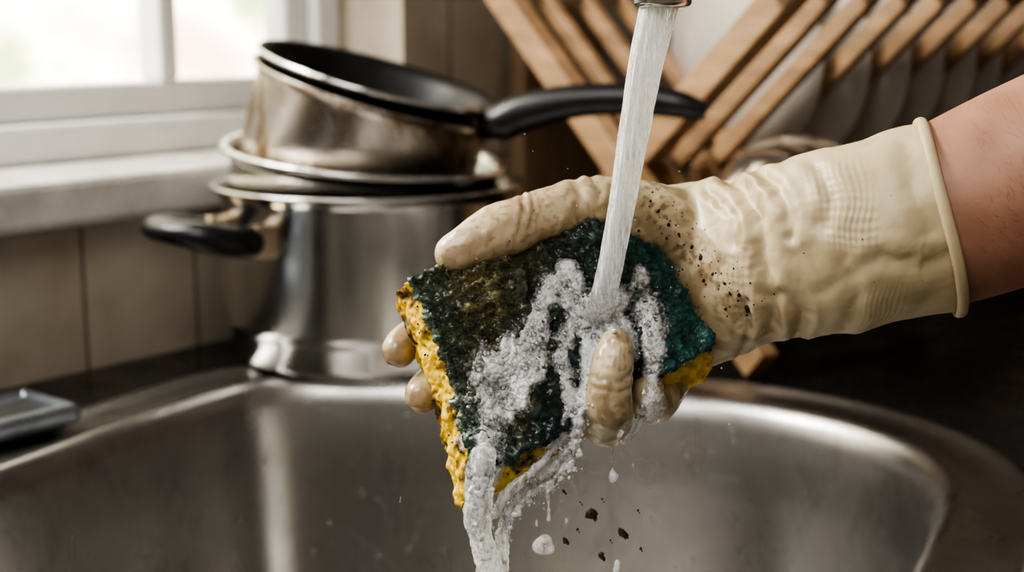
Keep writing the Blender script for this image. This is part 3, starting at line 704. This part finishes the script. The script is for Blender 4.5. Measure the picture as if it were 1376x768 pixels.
for k in range(1100):
    i,j=cand[random.randrange(len(cand))]
    r=random.choice((.025,.03,.045,.06,.08))*random.uniform(.8,1.2); semi.append((L(US[i],VS[j],HF[i,j]+max(0,TH_[i,j])+r*.1),r*.01))
for k in range(60):
    i,j=cand[random.randrange(len(cand))]
    r=random.uniform(.09,.18); big.append((L(US[i],VS[j],HF[i,j]+max(0,TH_[i,j])+r*.1),r*.01))
bubbles('large_bubbles',big,M_bub,parent=foam); bubbles('mid_bubbles',semi,M_semi,parent=foam)
ch=[]
for i in range(20):
    an=2*math.pi*i/20+random.uniform(-.15,.15); r0=.35; r1=random.uniform(.6,1.0)
    cu,cv=3.2,-1.15
    pts=[]
    for t in (0,.4,.75,1):
        r=r0+(r1-r0)*t; u=cu+r*math.cos(an); v=cv+r*math.sin(an)*.9; w=hit(u,v)
        if w is None: continue
        pts.append((u,v,w+.15+.6*t*(1-t)*random.uniform(.3,1.2),.10*(1-t)+.03))
    if len(pts)>2: ch.append(pts)
linkmesh('splash_crown',blob(ch,None,.0005,2,'splash_crown',.3,.15),M_fall,st)
ch=[[(-1.05,-6.0,2.75,.42),(-1.15,-7.2,2.45,.50),(-1.2,-8.2,2.2,.46),(-1.05,-9.2,2.0,.40),(-.85,-10.3,1.8,.44),(-.75,-11.6,1.5,.42),(-.7,-13.5,1.1,.40),(-.7,-16,.6,.38)],
    [(2.4,-4.9,.9,.28),(2.25,-5.7,.7,.26),(2.0,-6.6,.6,.22),(1.4,-7.2,.7,.20),(.7,-7.5,.9,.24),(.1,-7.9,1.2,.24),(-.3,-8.8,1.4,.22),(-.35,-9.8,1.5,.22),(-.3,-11,1.4,.2),(-.35,-13,1.2,.18)],
    [(2.0,-5.2,.9,.18),(1.3,-6.2,1.2,.16),(.4,-7.0,1.6,.17),(-.2,-7.5,1.7,.18),(-.7,-8.2,1.9,.2)],
    [(2.3,-5.6,.7,.14),(1.5,-6.7,.9,.12),(.5,-7.3,1.3,.14),(0,-8.0,1.4,.12),(-.5,-9,1.6,.12)],
    [(1.9,-6.2,.7,.1),(1.1,-6.8,1.0,.12),(.3,-7.5,1.2,.1)],
    [(1.3,-7.2,.7,.10),(1.35,-8.0,.55,.06),(1.35,-8.6,.5,.08)],
    [(3.75,-5.9,-.5,.12),(3.8,-6.4,-.5,.05),(3.8,-6.9,-.5,.04),(3.8,-7.15,-.5,.17),(3.8,-7.25,-.5,.19)],
    [(4.9,-4.9,-.4,.14),(4.6,-5.5,-.4,.12),(4.1,-5.9,-.4,.12)]]
me=blob(ch,None,.0006,3,'falling_suds_water',.3,.10)
fall=linkmesh('falling_suds_water',me,M_fall)
for v in me.vertices:
    p=Vector(IL(v.co)); v.co=v.co+v.normal*.01*(.10*noise.noise(Vector((p.x*2.2,p.y*.9,p.z*2.2)))+.06*noise.noise(Vector((p.x*6,p.y*2,p.z*6))))
items=[];mass=[]
q1=catmull(ch[1],4); q0=catmull(ch[0],4)
for i in range(260):
    q=q1[int(random.random()*(len(q1)*.7))]; items.append((L(q[0]+random.gauss(0,.18),q[1]+random.gauss(0,.25),q[2]+q[3]*.7),random.uniform(.0002,.0008)))
for i in range(240):
    q=q0[int(random.random()*(len(q0)*.5))]; items.append((L(q[0]+random.gauss(0,.2),q[1]+random.gauss(0,.25),q[2]+q[3]*.85),random.uniform(.0002,.0006)))
bubbles('drip_bubbles',items,M_semi,parent=fall)
for i in range(380):
    q=q1[int(random.random()*(len(q1)*.62))] if random.random()<.6 else q0[int(random.random()*(len(q0)*.3))]
    r=random.uniform(.06,.11); mass.append((q[0]+random.gauss(0,.16),q[1]+random.gauss(0,.2),q[2]+q[3]*.75+random.uniform(-.05,.02),r))
linkmesh('drip_lather',blob([mass],None,.00045,5,'drip_lather',low=True),M_froth,fall)
me=blob([[(1.2,-9.35,1,.28),(1.0,-9.55,1,.26),(1.4,-9.6,1,.2)],[(1.35,-8.2,.6,.07),(1.35,-8.6,.6,.09)],[(3.85,-10.1,1,.10),(3.8,-10.4,1,.12)],[(-4.05,-7.6,1,.02),(-4.1,-7.9,1,.03)],[(2.95,-8.4,1,.12),(2.8,-8.3,1,.1)],[(2.0,-8.6,.5,.06),(2.02,-8.75,.5,.07)],[(4.5,-6.6,.2,.05),(4.5,-6.75,.2,.06)],[(.9,-8.6,.8,.05),(.9,-8.8,.8,.06)]],None,.0004,1,'water_drops',.3)
linkmesh('water_drops',me,M_fall)
items=[]
for i in range(170):
    a=random.uniform(0,6.28); r=random.uniform(.6,9)*random.uniform(.3,1); items.append((L(3.0+r*math.cos(a)*.8,-1+r*math.sin(a)*.9,random.uniform(.8,4)),random.uniform(.00012,.00032)))
bubbles('splash_droplets',items,M_clear)
V=[];F=[]
for (u,v,s) in ((1.9,-7.5,.10),(2.9,-8.35,.21),(4.05,-9.05,.25),(1.95,-9.3,.14),(3.25,-9.85,.15),(3.3,-7.8,.05),(4.6,-8.2,.05),(2.4,-8.9,.06),(3.6,-9.3,.05),(2.5,-7.9,.05),(4.7,-9.6,.06)):
    flake(V,F,L(u,v,1.0),EW,s*.01,.8); flake(V,F,L(u+.05,v-.1,1.0),(EU*.7+EV*.5).normalized(),s*.008,.8)
obj_from('falling_food_grit',V,F,M_char,False)
items=[]
for i in range(260):
    x,yv=random.uniform(-.34,.5),random.uniform(.70,1.25)
    p=Vector((x,yv,0))
    if (p-P0).dot(-Q)<.02: continue
    k=min(range(len(ol)),key=lambda j:(ol[j]-p).length)
    if (ol[k]-cen).length>(p-cen).length-.004: continue
    items.append((Vector((x,yv,.0035 if (p-ol[k]).length<.034 else .0003)),random.uniform(.0006,.0020)))
bsk=BVHTree.FromObject(sink,bpy.context.evaluated_depsgraph_get())
for i in range(520):
    a=random.uniform(0,6.28); z=-random.uniform(.012,.13); h=bsk.ray_cast(Vector((cen.x,cen.y,z)),Vector((math.cos(a),math.sin(a),0)))
    if h[0] is not None: items.append((h[0],random.uniform(.0005,.0016)))
bubbles('water_beads',items,M_clear,parent=sink)

# ---------------- world + lights
w=bpy.data.worlds.new('world'); bpy.context.scene.world=w; w.use_nodes=True; nt=w.node_tree; bg=nt.nodes['Background']
tc=nd(nt,'ShaderNodeTexCoord'); nm=nd(nt,'ShaderNodeVectorMath',operation='NORMALIZE'); nt.links.new(tc.outputs['Generated'],nm.inputs[0])
dt=nd(nt,'ShaderNodeVectorMath',operation='DOT_PRODUCT'); nt.links.new(nm.outputs[0],dt.inputs[0]); dt.inputs[1].default_value=Vector((-.66,.74,.12)).normalized()
n=nd(nt,'ShaderNodeTexNoise'); n.inputs['Scale'].default_value=9; n.inputs['Detail'].default_value=5; nt.links.new(nm.outputs[0],n.inputs['Vector'])
gr=ramp(nt,n.outputs['Fac'],[(.34,(.12,.17,.055)),(.45,(.32,.36,.18)),(.54,(.85,.78,.66)),(.64,(.55,.37,.29))])
st_=ramp(nt,dt.outputs['Value'],[(.0,(.035,)*3),(.45,(.08,)*3),(.72,(.9,)*3),(.95,(1,)*3)])
mx=nd(nt,'ShaderNodeMix',data_type='RGBA'); nt.links.new(st_.outputs[0],mx.inputs[0]); mx.inputs[6].default_value=(.30,.27,.24,1); nt.links.new(gr.outputs[0],mx.inputs[7])
nt.links.new(mx.outputs[2],bg.inputs[0])
ms=nd(nt,'ShaderNodeMath',operation='MULTIPLY'); nt.links.new(st_.outputs[0],ms.inputs[0]); ms.inputs[1].default_value=5.5
ad=nd(nt,'ShaderNodeMath',operation='ADD'); nt.links.new(ms.outputs[0],ad.inputs[0]); ad.inputs[1].default_value=.40; nt.links.new(ad.outputs[0],bg.inputs[1])
def area(name,loc,tgt,size,power,col):
    l=bpy.data.lights.new(name,'AREA'); l.energy=power; l.size=size; l.color=col; o=bpy.data.objects.new(name,l); bpy.context.scene.collection.objects.link(o); o.location=loc
    o.rotation_euler=(Vector(tgt)-Vector(loc)).to_track_quat('-Z','Y').to_euler()
area('window_daylight',(-.75,.75,.95),(.05,.6,.1),.5,28,(1,.97,.92))
area('fill_light',(-.45,-.35,1.2),(.0,.7,.1),.7,9.5,(1,.96,.91))  # weak fill lamp added behind the camera to brighten the front
# ---------------- camera
cam=bpy.data.cameras.new('camera'); cam.lens=50; cam.sensor_width=36; cam.clip_start=.02; co=bpy.data.objects.new('camera',cam); bpy.context.scene.collection.objects.link(co)
co.location=(0,0,.25); co.rotation_euler=(math.pi/2-TH,0,0); cam.dof.use_dof=True; cam.dof.focus_distance=.525; cam.dof.aperture_fstop=8
bpy.context.scene.camera=co
vs=bpy.context.scene.view_settings; vs.view_transform='AgX'
try: vs.look='AgX - High Contrast'
except Exception: pass
vs.exposure=0.3
